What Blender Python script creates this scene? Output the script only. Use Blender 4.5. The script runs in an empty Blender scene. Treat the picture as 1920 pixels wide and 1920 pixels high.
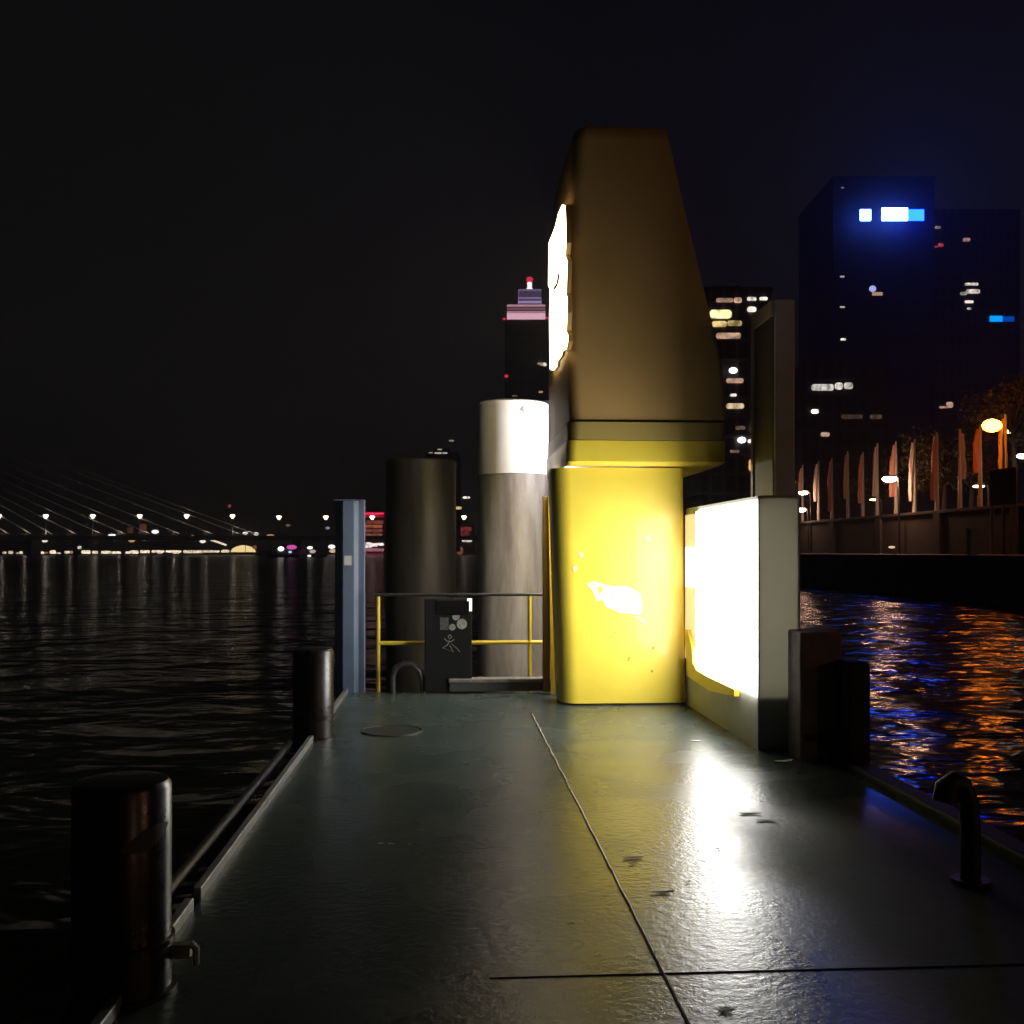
import bpy, bmesh, math, random
from mathutils import Vector, Matrix
random.seed(7)
S = bpy.context.scene
C = S.collection
F = 1900.0           # focal length in photo pixels (photo is 1920 wide)
HZ = 1034.0          # horizon row
VPX = 842.0          # where the pontoon's long edges vanish
TH = math.atan((960 - VPX) / F)
CAM = Vector((0, 0, 1.6))
RT = Vector((math.cos(TH), -math.sin(TH), 0))
FW = Vector((math.sin(TH), math.cos(TH), 0))
WATER = -1.0

def at(px, py, D):
    return CAM + FW * D + RT * ((px - 960) / F * D) + Vector((0, 0, (HZ - py) / F * D))
def ray(px, py):
    return FW + RT * ((px - 960) / F) + Vector((0, 0, (HZ - py) / F))
def onz(px, py, z=0.0):
    r = ray(px, py); t = (z - CAM.z) / r.z
    return CAM + r * t
def onx(px, py, X):
    r = ray(px, py); return CAM + r * (X / r.x)
def ony(px, py, Y):
    r = ray(px, py); return CAM + r * (Y / r.y)

# ------------------------------------------------------------------ materials
MATS = {}
def mat(name, col, rough=0.5, metal=0.0, emit=None, strength=0.0, sample=True, spec=0.5,
        noise=0.0, nscale=6.0, col2=None, bump=0.0, bscale=40.0, rvar=0.0, coat=0.0, nstretch=None):
    if name in MATS: return MATS[name]
    m = bpy.data.materials.new(name); m.use_nodes = True
    nt = m.node_tree; b = nt.nodes['Principled BSDF']
    b.inputs['Base Color'].default_value = (*col, 1)
    b.inputs['Roughness'].default_value = rough
    b.inputs['Metallic'].default_value = metal
    b.inputs['Specular IOR Level'].default_value = spec
    b.inputs['Coat Weight'].default_value = coat
    tc = nt.nodes.new('ShaderNodeTexCoord')
    if noise or rvar:
        n = nt.nodes.new('ShaderNodeTexNoise'); n.inputs['Scale'].default_value = nscale
        n.inputs['Detail'].default_value = 6; n.inputs['Roughness'].default_value = 0.65
        if nstretch:
            mp = nt.nodes.new('ShaderNodeMapping'); mp.inputs['Scale'].default_value = nstretch
            nt.links.new(tc.outputs['Object'], mp.inputs['Vector']); nt.links.new(mp.outputs['Vector'], n.inputs['Vector'])
        else: nt.links.new(tc.outputs['Object'], n.inputs['Vector'])
        if noise:
            c2 = col2 or tuple(c * (1 - noise) for c in col)
            r = nt.nodes.new('ShaderNodeValToRGB')
            r.color_ramp.elements[0].position = .35; r.color_ramp.elements[1].position = .65
            r.color_ramp.elements[0].color = (*c2, 1); r.color_ramp.elements[1].color = (*col, 1)
            nt.links.new(n.outputs['Fac'], r.inputs['Fac'])
            nt.links.new(r.outputs['Color'], b.inputs['Base Color'])
        if rvar:
            mr = nt.nodes.new('ShaderNodeMapRange')
            mr.inputs['From Min'].default_value = .3; mr.inputs['From Max'].default_value = .7
            mr.inputs['To Min'].default_value = rough - rvar; mr.inputs['To Max'].default_value = rough + rvar
            nt.links.new(n.outputs['Fac'], mr.inputs['Value'])
            nt.links.new(mr.outputs['Result'], b.inputs['Roughness'])
    if bump:
        n2 = nt.nodes.new('ShaderNodeTexNoise'); n2.inputs['Scale'].default_value = bscale
        n2.inputs['Detail'].default_value = 4
        nt.links.new(tc.outputs['Object'], n2.inputs['Vector'])
        bp = nt.nodes.new('ShaderNodeBump'); bp.inputs['Strength'].default_value = 1
        bp.inputs['Distance'].default_value = bump
        nt.links.new(n2.outputs['Fac'], bp.inputs['Height'])
        nt.links.new(bp.outputs['Normal'], b.inputs['Normal'])
    if emit:
        b.inputs['Emission Color'].default_value = (*emit, 1)
        b.inputs['Emission Strength'].default_value = strength
        if not sample: m.cycles.emission_sampling = 'NONE'
    MATS[name] = m
    return m
def glow(col, s, sample=False, uneven=False):
    k = 'glow_%s_%s_%s_%s' % ('_'.join('%.2f' % c for c in col), s, sample, uneven)
    new = k not in MATS
    m = mat(k, (.02, .02, .02), .4, emit=col, strength=s, sample=sample)
    if uneven and new:      # rooms behind the glass: lamps, curtains and dark corners
        nt = m.node_tree; b = nt.nodes['Principled BSDF']
        tc = nt.nodes.new('ShaderNodeTexCoord'); n = nt.nodes.new('ShaderNodeTexNoise')
        n.inputs['Scale'].default_value = .9; n.inputs['Detail'].default_value = 3
        mr = nt.nodes.new('ShaderNodeMapRange'); mr.inputs['From Min'].default_value = .35; mr.inputs['From Max'].default_value = .65
        mr.inputs['To Min'].default_value = s * .35; mr.inputs['To Max'].default_value = s * 1.35
        nt.links.new(tc.outputs['Object'], n.inputs['Vector']); nt.links.new(n.outputs['Fac'], mr.inputs['Value'])
        nt.links.new(mr.outputs['Result'], b.inputs['Emission Strength'])
    return m

# ------------------------------------------------------------------ mesh builder
class MB:
    def __init__(s): s.bm = bmesh.new()
    def box(s, x0, x1, y0, y1, z0, z1):
        v = [s.bm.verts.new((x, y, z)) for z in (z0, z1) for x, y in ((x0, y0), (x1, y0), (x1, y1), (x0, y1))]
        for f in ((3, 2, 1, 0), (4, 5, 6, 7), (0, 1, 5, 4), (1, 2, 6, 5), (2, 3, 7, 6), (3, 0, 4, 7)):
            s.bm.faces.new([v[i] for i in f])
        return s
    def bar(s, a, b, w, h):
        a = Vector(a); b = Vector(b); d = (b - a).normalized()
        u = d.cross(Vector((0, 0, 1)))
        if u.length < .01: u = Vector((1, 0, 0))
        u.normalize(); n = u.cross(d)
        r = []
        for p in (a, b):
            r.append([s.bm.verts.new(p + u * i * w / 2 + n * j * h / 2) for i, j in ((-1, -1), (1, -1), (1, 1), (-1, 1))])
        for i in range(4): s.bm.faces.new((r[0][i], r[0][(i + 1) % 4], r[1][(i + 1) % 4], r[1][i]))
        s.bm.faces.new(r[0][::-1]); s.bm.faces.new(r[1])
        return s
    def tube(s, pts, rad, seg=12, caps=True):
        pts = [Vector(p) for p in pts]
        if not isinstance(rad, (list, tuple)): rad = [rad] * len(pts)
        rings = []; u = None
        for i, p in enumerate(pts):
            if i == 0: d = pts[1] - p
            elif i == len(pts) - 1: d = p - pts[i - 1]
            else: d = (pts[i + 1] - p).normalized() + (p - pts[i - 1]).normalized()
            d.normalize()
            if u is None:
                u = d.cross(Vector((0, 1, 0)) if abs(d.y) < .9 else Vector((1, 0, 0)))
            u = (u - d * u.dot(d)).normalized(); w = d.cross(u)
            rings.append([s.bm.verts.new(p + (u * math.cos(2 * math.pi * k / seg) + w * math.sin(2 * math.pi * k / seg)) * rad[i]) for k in range(seg)])
        for a, b in zip(rings, rings[1:]):
            for k in range(seg):
                s.bm.faces.new((a[k], a[(k + 1) % seg], b[(k + 1) % seg], b[k]))
        if caps: s.bm.faces.new(rings[0][::-1]); s.bm.faces.new(rings[-1])
        return s
    def loft(s, rings):
        R = [[s.bm.verts.new(p) for p in r] for r in rings]; n = len(R[0])
        for a, b in zip(R, R[1:]):
            for k in range(n): s.bm.faces.new((a[k], a[(k + 1) % n], b[(k + 1) % n], b[k]))
        s.bm.faces.new(R[0][::-1]); s.bm.faces.new(R[-1])
        return s
    def plate(s, pts, d):
        pts = [Vector(p) for p in pts]; d = Vector(d)
        a = [s.bm.verts.new(p) for p in pts]; b = [s.bm.verts.new(p + d) for p in pts]; n = len(a)
        for k in range(n): s.bm.faces.new((a[k], a[(k + 1) % n], b[(k + 1) % n], b[k]))
        s.bm.faces.new(a[::-1]); s.bm.faces.new(b)
        return s
    def ball(s, c, r, sc=(1, 1, 1), sub=2):
        m = Matrix.Translation(c) @ Matrix.Diagonal((sc[0], sc[1], sc[2], 1))
        bmesh.ops.create_icosphere(s.bm, subdivisions=sub, radius=r, matrix=m)
        return s
    def build(s, name, m, parent=None, smooth=False, bevel=0.0, local=False, loc=None):
        off = Vector((0, 0, 0))
        if loc is not None: off = Vector(loc)
        elif parent is not None and not local:
            q = parent
            while q is not None: off = off + Vector(q.location); q = q.parent
        if off.length: bmesh.ops.translate(s.bm, verts=s.bm.verts, vec=-off)
        bmesh.ops.recalc_face_normals(s.bm, faces=s.bm.faces)
        me = bpy.data.meshes.new(name); s.bm.to_mesh(me); s.bm.free()
        if smooth:
            me.polygons.foreach_set('use_smooth', [True] * len(me.polygons))
            me.set_sharp_from_angle(angle=math.radians(40))
        me.materials.append(m)
        o = bpy.data.objects.new(name, me); C.objects.link(o)
        if loc is not None: o.location = loc
        if parent is not None: o.parent = parent
        if bevel:
            bv = o.modifiers.new('edge', 'BEVEL'); bv.width = bevel; bv.segments = 3
            bv.limit_method = 'ANGLE'; bv.angle_limit = math.radians(35); bv.harden_normals = False
        return o
def thing(name, label, cat, loc, group=None, rz=0.0):
    o = bpy.data.objects.new(name, None); C.objects.link(o)
    o.location = loc; o.rotation_euler = (0, 0, rz); o.empty_display_size = .2
    o['label'] = label; o['category'] = cat
    if group: o['group'] = group
    return o
def tag(o, label, cat, group=None):
    o['label'] = label; o['category'] = cat
    if group: o['group'] = group
    return o
def struct(o, kind='structure'):
    o['kind'] = kind; return o
def kids(o): return [c for c in bpy.data.objects if c.parent == o]
def dup(o, loc, label, group=None):
    r = o.copy(); C.objects.link(r); r.location = loc; r['label'] = label
    if group: r['group'] = group
    for ch in kids(o):
        c = ch.copy(); C.objects.link(c); c.parent = r
        for g in kids(ch):
            d = g.copy(); C.objects.link(d); d.parent = c
    return r
def rrect(x0, x1, y0, y1, rl, rr, rb=0.04, n=8):
    """plan outline, front (low y) left corner radius rl, front right rr, back rb; counter-clockwise"""
    P = []
    for cx, cy, r, a0 in ((x0 + rl, y0 + rl, rl, math.pi), (x1 - rr, y0 + rr, rr, 1.5 * math.pi),
                          (x1 - rb, y1 - rb, rb, 0), (x0 + rb, y1 - rb, rb, .5 * math.pi)):
        for k in range(n + 1):
            a = a0 + k / n * math.pi / 2
            P.append((cx + r * math.cos(a), cy + r * math.sin(a)))
    return P

# ------------------------------------------------------------------ shared colours
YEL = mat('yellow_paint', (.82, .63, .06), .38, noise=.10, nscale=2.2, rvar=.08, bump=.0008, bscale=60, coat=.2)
GREY = mat('grey_steel', (.30, .29, .28), .45, noise=.25, nscale=3, rvar=.1)
BRONZE = mat('bronze_brown', (.46, .29, .10), .5, noise=.12, nscale=1.5, rvar=.06)  # browner and darker than the yellow body
OLIVE = mat('olive_yellow', (.38, .28, .075), .45, noise=.12, nscale=2)  # tone between the yellow body and the brown tower
DARK = mat('dark_steel', (.035, .036, .036), .42, noise=.3, nscale=5, rvar=.1)
RUB = mat('black_rubber', (.012, .012, .012), .7, noise=.4, nscale=9, bump=.002, bscale=30)
GALV = mat('worn_galvanised_steel', (.34, .35, .35), .42, metal=.6, noise=.4, nscale=14, rvar=.12)
WHITE = mat('white_label', (.75, .76, .74), .5)

# ------------------------------------------------------------------ world
w = bpy.data.worlds.new('World'); S.world = w; w.use_nodes = True
nt = w.node_tree; bg = nt.nodes['Background']
tc = nt.nodes.new('ShaderNodeTexCoord'); sx = nt.nodes.new('ShaderNodeSeparateXYZ')
nt.links.new(tc.outputs['Generated'], sx.inputs['Vector'])
rp = nt.nodes.new('ShaderNodeValToRGB')
e = rp.color_ramp.elements
e[0].position = 0.0; e[0].color = (.0064, .0062, .0057, 1)
e[1].position = .60; e[1].color = (.0012, .0013, .0015, 1)
e.new(.22).color = (.0044, .0043, .0042, 1)
e.new(.45).color = (.0029, .0030, .0032, 1)
nt.links.new(sx.outputs['Z'], rp.inputs['Fac'])
nt.links.new(rp.outputs['Color'], bg.inputs['Color'])
bg.inputs['Strength'].default_value = 1.0

# ------------------------------------------------------------------ water
def water_mat():
    m = bpy.data.materials.new('river_water'); m.use_nodes = True
    nt = m.node_tree; b = nt.nodes['Principled BSDF']
    b.inputs['Base Color'].default_value = (.004, .005, .004, 1)
    b.inputs['Roughness'].default_value = .14
    b.inputs['IOR'].default_value = 1.22
    tc = nt.nodes.new('ShaderNodeTexCoord')
    prev = None
    for sc, det, dist, stretch in ((.22, 2, .45, (1, .8, 1)), (.62, 3, .27, (.75, 1.1, 1)), (2.2, 2, .03, (.8, 1.1, 1))):
        mp = nt.nodes.new('ShaderNodeMapping'); mp.inputs['Scale'].default_value = stretch
        mp.inputs['Rotation'].default_value = (0, 0, .35 * sc)
        nt.links.new(tc.outputs['Object'], mp.inputs['Vector'])
        n = nt.nodes.new('ShaderNodeTexNoise'); n.inputs['Scale'].default_value = sc
        n.inputs['Detail'].default_value = det; n.inputs['Roughness'].default_value = .5
        n.inputs['Distortion'].default_value = .4
        nt.links.new(mp.outputs['Vector'], n.inputs['Vector'])
        bp = nt.nodes.new('ShaderNodeBump'); bp.inputs['Strength'].default_value = 1
        bp.inputs['Distance'].default_value = dist
        nt.links.new(n.outputs['Fac'], bp.inputs['Height'])
        if prev: nt.links.new(prev.outputs['Normal'], bp.inputs['Normal'])
        prev = bp
    nt.links.new(prev.outputs['Normal'], b.inputs['Normal'])
    df = nt.nodes.new('ShaderNodeBsdfDiffuse'); df.inputs['Color'].default_value = (.005, .006, .005, 1)
    mix = nt.nodes.new('ShaderNodeMixShader'); mix.inputs['Fac'].default_value = .5
    nt.links.new(b.outputs[0], mix.inputs[1]); nt.links.new(df.outputs[0], mix.inputs[2])
    nt.links.new(mix.outputs[0], nt.nodes['Material Output'].inputs['Surface'])
    return m
mb = MB()
v = [mb.bm.verts.new(p) for p in ((-2700, -300, WATER), (2700, -300, WATER), (2700, 4100, WATER), (-2700, 4100, WATER))]
mb.bm.faces.new(v)
struct(mb.build('water', water_mat()))

# ------------------------------------------------------------------ pontoon deck
def deck_mat():
    m = bpy.data.materials.new('damp_painted_deck'); m.use_nodes = True
    nt = m.node_tree; b = nt.nodes['Principled BSDF']; L = nt.links.new
    tc = nt.nodes.new('ShaderNodeTexCoord')
    def noise(scale, detail=6, rough=.6, stretch=None):
        n = nt.nodes.new('ShaderNodeTexNoise'); n.inputs['Scale'].default_value = scale
        n.inputs['Detail'].default_value = detail; n.inputs['Roughness'].default_value = rough
        if stretch:
            mp = nt.nodes.new('ShaderNodeMapping'); mp.inputs['Scale'].default_value = stretch
            L(tc.outputs['Object'], mp.inputs['Vector']); L(mp.outputs['Vector'], n.inputs['Vector'])
        else: L(tc.outputs['Object'], n.inputs['Vector'])
        return n
    n1 = noise(1.1); n2 = noise(9, 5)
    r = nt.nodes.new('ShaderNodeValToRGB')
    r.color_ramp.elements[0].position = .32; r.color_ramp.elements[0].color = (.044, .062, .058, 1)
    r.color_ramp.elements[1].position = .68; r.color_ramp.elements[1].color = (.062, .080, .074, 1)
    L(n1.outputs['Fac'], r.inputs['Fac'])
    mx = nt.nodes.new('ShaderNodeMix'); mx.data_type = 'RGBA'; mx.blend_type = 'MULTIPLY'
    mx.inputs['Factor'].default_value = .25
    r2 = nt.nodes.new('ShaderNodeValToRGB')
    r2.color_ramp.elements[0].position = .3; r2.color_ramp.elements[0].color = (.45, .45, .43, 1)
    r2.color_ramp.elements[1].position = .6; r2.color_ramp.elements[1].color = (1, 1, 1, 1)
    L(n2.outputs['Fac'], r2.inputs['Fac']); L(r.outputs['Color'], mx.inputs[6]); L(r2.outputs['Color'], mx.inputs[7])
    L(mx.outputs[2], b.inputs['Base Color'])
    n3 = noise(1.3, 3, .5)
    mr = nt.nodes.new('ShaderNodeMapRange')
    mr.inputs['From Min'].default_value = .33; mr.inputs['From Max'].default_value = .68
    mr.inputs['To Min'].default_value = .21; mr.inputs['To Max'].default_value = .32
    b.inputs['Specular IOR Level'].default_value = .5
    L(n3.outputs['Fac'], mr.inputs['Value'])
    # gritty, dry strip along the outer edge where nobody walks
    sep = nt.nodes.new('ShaderNodeSeparateXYZ'); L(tc.outputs['Object'], sep.inputs['Vector'])
    ad = nt.nodes.new('ShaderNodeMath'); ad.operation = 'MULTIPLY_ADD'; ad.inputs[1].default_value = .5
    L(n1.outputs['Fac'], ad.inputs[0]); L(sep.outputs['X'], ad.inputs[2])
    dry = nt.nodes.new('ShaderNodeMapRange'); dry.interpolation_type = 'SMOOTHSTEP'
    dry.inputs['From Min'].default_value = 1.60; dry.inputs['From Max'].default_value = 2.15
    L(ad.outputs[0], dry.inputs['Value'])
    dy = nt.nodes.new('ShaderNodeMapRange'); dy.interpolation_type = 'SMOOTHSTEP'
    dy.inputs['From Min'].default_value = 6.6; dy.inputs['From Max'].default_value = 5.0
    L(sep.outputs['Y'], dy.inputs['Value'])
    dm = nt.nodes.new('ShaderNodeMath'); dm.operation = 'MULTIPLY'
    L(dry.outputs['Result'], dm.inputs[0]); L(dy.outputs['Result'], dm.inputs[1])
    rm = nt.nodes.new('ShaderNodeMix'); rm.data_type = 'FLOAT'; L(dm.outputs[0], rm.inputs[0])
    L(mr.outputs['Result'], rm.inputs[2]); rm.inputs[3].default_value = .72
    L(rm.outputs[0], b.inputs['Roughness'])
    sm = nt.nodes.new('ShaderNodeMapRange'); sm.inputs['To Min'].default_value = .28; sm.inputs['To Max'].default_value = .2
    L(dm.outputs[0], sm.inputs['Value']); L(sm.outputs['Result'], b.inputs['Specular IOR Level'])
    n4 = noise(21, 4, .65); n5 = noise(85, 3, .6)
    b1 = nt.nodes.new('ShaderNodeBump'); b1.inputs['Distance'].default_value = .0036
    b2 = nt.nodes.new('ShaderNodeBump'); b2.inputs['Distance'].default_value = .0007
    L(n4.outputs['Fac'], b1.inputs['Height']); L(n5.outputs['Fac'], b2.inputs['Height'])
    L(b1.outputs['Normal'], b2.inputs['Normal']); L(b2.outputs['Normal'], b.inputs['Normal'])
    return m
DX0, DX1, DY1 = -1.14, 2.90, 11.58
deck = struct(MB().box(DX0, DX1, -5, DY1, -.9, 0).build('deck', deck_mat()))
# weld bead along the deck and one across it
mb = MB(); path = []; y = -4.0
while y < 10.0:
    path.append((.812 + random.uniform(-.003, .003), y, .003 + random.uniform(-.001, .0015))); y += .12
mb.tube(path, (.006), 6)
mb.build('weld_seam', mat('weld_metal', (.75, .66, .52), .5, noise=.5, nscale=25), deck, smooth=True)
ys = onz(1400, 1822).y
MB().box(.15, 2.85, ys - .003, ys + .003, .0005, .004).build('plate_joint', mat('joint_mastic', (.008, .008, .007), .8), deck)
hp = onz(735, 1371)
mb = MB()
for rr in (.27,):
    mb.tube([(hp.x + rr * math.cos(a / 24 * 2 * math.pi), hp.y + rr * math.sin(a / 24 * 2 * math.pi), .004) for a in range(25)], .006, 6)
mb.tube([(hp.x, hp.y, .001), (hp.x, hp.y, .007)], .25, 32)
mb.build('hatch_cover', mat('hatch_steel', (.035, .042, .038), .4, noise=.5, nscale=8), deck, smooth=True)

# edges of the pontoon
k = MB().box(DX0 - .04, DX0, 4.75, DY1 - .02, -.3, .05).box(DX0 - .04, DX0, -4, 4.62, -.3, .05)
struct(k.build('kerb', GALV, bevel=.006))
k = MB().tube([(-1.335, -4, -.02), (-1.335, DY1, -.02)], .035, 12)
yy = -3.0
while yy < 11: k.box(-1.335, DX0 - .042, yy, yy + .06, -.06, -.02); yy += 1.6
struct(k.build('kerb', DARK, smooth=True))
struct(MB().box(DX1 + .002, DX1 + .16, -4, DY1, -.5, .06).build('kerb', RUB, bevel=.03))
struct(MB().box(DX0, DX1, DY1 + .003, DY1 + .15, -.5, -.02).build('kerb', DARK, bevel=.02))

# ------------------------------------------------------------------ bollards on the left edge
BLK = mat('black_gloss_paint', (.004, .004, .0045), .30, noise=.5, col2=(.022, .014, .009), nscale=7, rvar=.1, bump=.001, bscale=18)
def bollard(loc, label):
    t = thing('bollard', label, 'bollard', loc, 'black bollards along the pontoon edge')
    R = .172
    prof = [(R + .02, -.3), (R + .02, .015), (R, .02), (R, .745), (R - .012, .765), (R - .05, .772)]
    rings = [[(r * math.cos(a / 40 * 2 * math.pi), r * math.sin(a / 40 * 2 * math.pi), z) for a in range(40)] for r, z in prof]
    MB().loft(rings).build('post', BLK, t, smooth=True, local=True)
    rings = [[(r * math.cos(a / 40 * 2 * math.pi), r * math.sin(a / 40 * 2 * math.pi), z) for a in range(40)] for r, z in ((R + .001, .17), (R + .011, .175), (R + .011, .195), (R + .001, .2))]
    MB().loft(rings).build('collar', BLK, t, smooth=True, local=True)
    return t
p = onz(236, 1878); b1 = bollard((-1.19, p.y + .1, 0), 'thick black bollard nearest the camera at the left deck edge')
b2 = dup(b1, (-1.165, onz(587, 1390).y + .17, 0), 'farther black bollard with a blue-white glint beside the blue steel post')
MB().box(.165, .235, .02, .06, .10, .15).tube([(.235, .04, .15), (.255, .04, .13), (.255, .04, .07)], .014, 8).build('mooring_eye', GALV, b1, smooth=True, local=True)
# scuff
mb = MB()
pts = []
for i in range(12):
    a = math.radians(-75 + i * 6); pts.append((a, .55 + .006 * i))
r0 = .1735
for i in range(11):
    a0, z0 = pts[i]; a1, z1 = pts[i + 1]
    h0 = .035 * math.sin(math.pi * i / 11) + .004; h1 = .035 * math.sin(math.pi * (i + 1) / 11) + .004
    mb.bm.faces.new([mb.bm.verts.new((r0 * math.cos(a), r0 * math.sin(a), z)) for a, z in ((a0, z0 - h0), (a1, z1 - h1), (a1, z1 + h1), (a0, z0 + h0))])
mb.build('scuff_mark', mat('scuffed_paint', (.07, .07, .065), .6), b1, local=True)

# ------------------------------------------------------------------ blue steel post
BLUE = mat('blue_grey_paint', (.17, .22, .34), .42, noise=.18, nscale=3, rvar=.08)
bp_ = onz(654, 1293); bz = 2.19
t = thing('steel_post', 'tall blue-grey folded steel post with a small white label', 'post', (bp_.x, bp_.y + .12, 0))
prof = [(-.17, .0), (-.165, -.02), (-.075, -.10), (-.07, -.105), (.06, -.105), (.065, -.095), (.10, -.02), (.17, -.02), (.172, .0), (.172, .10), (-.17, .10)]
MB().loft([[(x, y, z) for x, y in prof] for z in (-.4, bz)]).build('shaft', BLUE, t, local=True, bevel=.006)
MB().box(-.175, .177, -.108, .104, bz + .001, bz + .012).build('cap', BLUE, t, local=True, bevel=.003)
MB().box(-.055, .03, -.109, -.106, 1.44, 1.55).build('label_plate', WHITE, t, local=True)

# ------------------------------------------------------------------ railing at the far end
RY = 11.72
def rx(px, py): return ony(px, py, RY)
t = thing('railing', 'yellow pipe railing with a dark top rail across the far end of the pontoon', 'railing', (rx(860, 1200).x, RY, 0))
zt = rx(860, 1115).z; zm = rx(860, 1205).z
MB().tube([(rx(703, 0).x, RY, zt), (rx(1034, 0).x, RY, zt)], .018, 12).build('top_rail', DARK, t, smooth=True)
MB().tube([(rx(709, 0).x, RY, zm), (rx(1034, 0).x, RY, zm)], .024, 12).build('middle_rail', YEL, t, smooth=True)
for px in (709, 993, 1031):
    MB().tube([(rx(px, 0).x, RY + .001, -.15), (rx(px, 0).x, RY + .001, zt - .018)], .024, 12).build('post', YEL, t, smooth=True)
# black equipment cabinet
cx0, cx1 = rx(797, 0).x, rx(884, 0).x
BOXM = mat('black_cabinet_paint', (.007, .007, .007), .65, spec=.25, noise=.3, nscale=8)
cab = thing('equipment_cabinet', 'black equipment cabinet with round stickers fixed to the yellow railing', 'cabinet', ((cx0 + cx1) / 2, 11.5, 0))
MB().box(cx0, cx1, 11.45, 11.69, .02, zt - .035).build('housing', BOXM, cab, bevel=.012)
MB().box(cx0 + .13, cx1 - .03, 11.437, 11.449, zt - .22, zt - .06).build('display', mat('black_display', (.01, .01, .01), .15), cab, bevel=.004)
STK = mat('grey_sticker', (.42, .42, .38), .55, noise=.4, nscale=30)
for px, py, r in ((855, 1156, .042), (866, 1170, .058), (848, 1176, .037)):
    q = ony(px, py, 11.445)
    MB().tube([(q.x, 11.449, q.z), (q.x, 11.444 - r * .03, q.z)], r, 24).build('round_sticker', STK, cab)
q0 = ony(825, 1158, 11.445); q1 = ony(841, 1181, 11.445)
MB().box(q0.x, q1.x, 11.443, 11.449, q1.z, q0.z).build('square_sticker', mat('dull_sticker', (.13, .13, .12), .5, noise=.6, nscale=40), cab)
q0 = ony(876, 1122, 11.445); q1 = ony(885, 1146, 11.445)
MB().box(q0.x, q1.x, 11.438, 11.448, q1.z, q0.z).build('lit_indicator', glow((1, 1, 1), 1.3), cab)
mb = MB()   # white figure drawn on the cabinet
def stroke(pp, wd=.009):
    P = [ony(x, y, 11.445) for x, y in pp]
    mb.tube([(p.x, 11.447, p.z) for p in P], wd / 2, 6)
stroke([(843, 1190), (840, 1194), (843, 1198), (847, 1195), (844, 1190)])
stroke([(833, 1197), (838, 1202), (846, 1203), (852, 1199)])
stroke([(843, 1203), (838, 1210), (830, 1215), (850, 1222), (843, 1210)])
stroke([(846, 1207), (856, 1215), (862, 1222)], .006)
mb.build('figure_emblem', mat('emblem_paint', (.30, .30, .28), .6), cab)
# hose hoop
hp = ony(765, 1290, 11.5)
mb = MB(); mb.tube([(hp.x - .17, 11.52, .0), (hp.x - .175, 11.52, .18), (hp.x - .14, 11.52, .28), (hp.x - .05, 11.52, .335), (hp.x + .05, 11.52, .32), (hp.x + .13, 11.52, .24), (hp.x + .165, 11.52, .12), (hp.x + .17, 11.52, .0)], .035, 14)
tag(mb.build('hose_hoop', mat('dark_hose', (.035, .035, .035), .35), smooth=True, loc=(hp.x, 11.52, 0)), 'dark rubber hoop arching up from the deck left of the black cabinet', 'hoop')
# timber steps behind railing
x0, x1 = ony(842, 1275, 11.5).x, ony(1034, 1275, 11.5).x
st = thing('boarding_step', 'low grey boarding step under the railing beside the yellow kiosk', 'step', ((x0 + x1) / 2, 11.52, 0))
MB().box(x0, x1, 11.42, 11.56, .02, .12).build('riser', mat('step_dark_timber', (.06, .058, .052), .7, noise=.3, nscale=10), st, bevel=.01)
MB().box(x0 - .005, x1, 11.40, 11.60, .123, .165).build('tread', mat('step_grey_timber', (.26, .24, .22), .65, noise=.5, nscale=9), st, bevel=.008)

# ------------------------------------------------------------------ mooring piles in the water
def pile(px0, px1, ytop, D, label, whiteband=None, colr=(.19, .185, .18)):
    a = at(px0, 900, D); b = at(px1, 900, D); c = (a + b) / 2; R = (b - a).length / 2
    zt = at(960, ytop, D - R).z
    t = thing('mooring_pile', label, 'pile', (c.x, c.y, WATER), 'round steel mooring piles beyond the pontoon')
    n = 48
    ring = lambda r, z: [(r * math.cos(i / n * 2 * math.pi), r * math.sin(i / n * 2 * math.pi), z - WATER) for i in range(n)]
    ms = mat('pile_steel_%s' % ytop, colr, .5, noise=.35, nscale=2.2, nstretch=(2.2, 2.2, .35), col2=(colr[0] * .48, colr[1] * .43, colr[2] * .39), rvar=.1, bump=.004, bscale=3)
    if whiteband:
        zb = at(960, whiteband, D - R).z
        MB().loft([ring(R, WATER - 2), ring(R, zb)]).build('shaft', ms, t, smooth=True, local=True)
        MB().loft([ring(R + .006, zb + .002), ring(R + .006, zt - .02), ring(R - .02, zt)]).build('reflective_band', mat('white_pile_paint', (.78, .77, .75), .5, noise=.1, nscale=4), t, smooth=True, local=True)
    else:
        MB().loft([ring(R, WATER - 2), ring(R, zt - .02), ring(R - .02, zt)]).build('shaft', ms, t, smooth=True, local=True)
    return t, R, zt
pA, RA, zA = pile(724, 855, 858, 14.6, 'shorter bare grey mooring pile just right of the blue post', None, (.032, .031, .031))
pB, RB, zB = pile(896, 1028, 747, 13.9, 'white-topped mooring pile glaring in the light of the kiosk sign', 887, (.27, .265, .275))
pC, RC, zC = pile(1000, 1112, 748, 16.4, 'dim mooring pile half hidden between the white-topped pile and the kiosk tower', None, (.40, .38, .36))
# bird mark on pile's white band
q = at(981, 768, 13.9 - RB - .01) - Vector((pB.location.x, pB.location.y, WATER))
mb = MB()
for pg in ([(-.05, .0), (-.01, .05), (.02, .06), (.0, .02), (.03, -.05), (-.01, -.02)],):
    ph = [(q.x + x, z + q.z) for x, z in pg]
    vs = [mb.bm.verts.new((x, -math.sqrt(max(.0001, (RB + .012) ** 2 - x * x)), z)) for x, z in ph]
    mb.bm.faces.new(vs)
mb.build('dark_stain', mat('stain', (.18, .17, .16), .7), pB, local=True)

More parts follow.
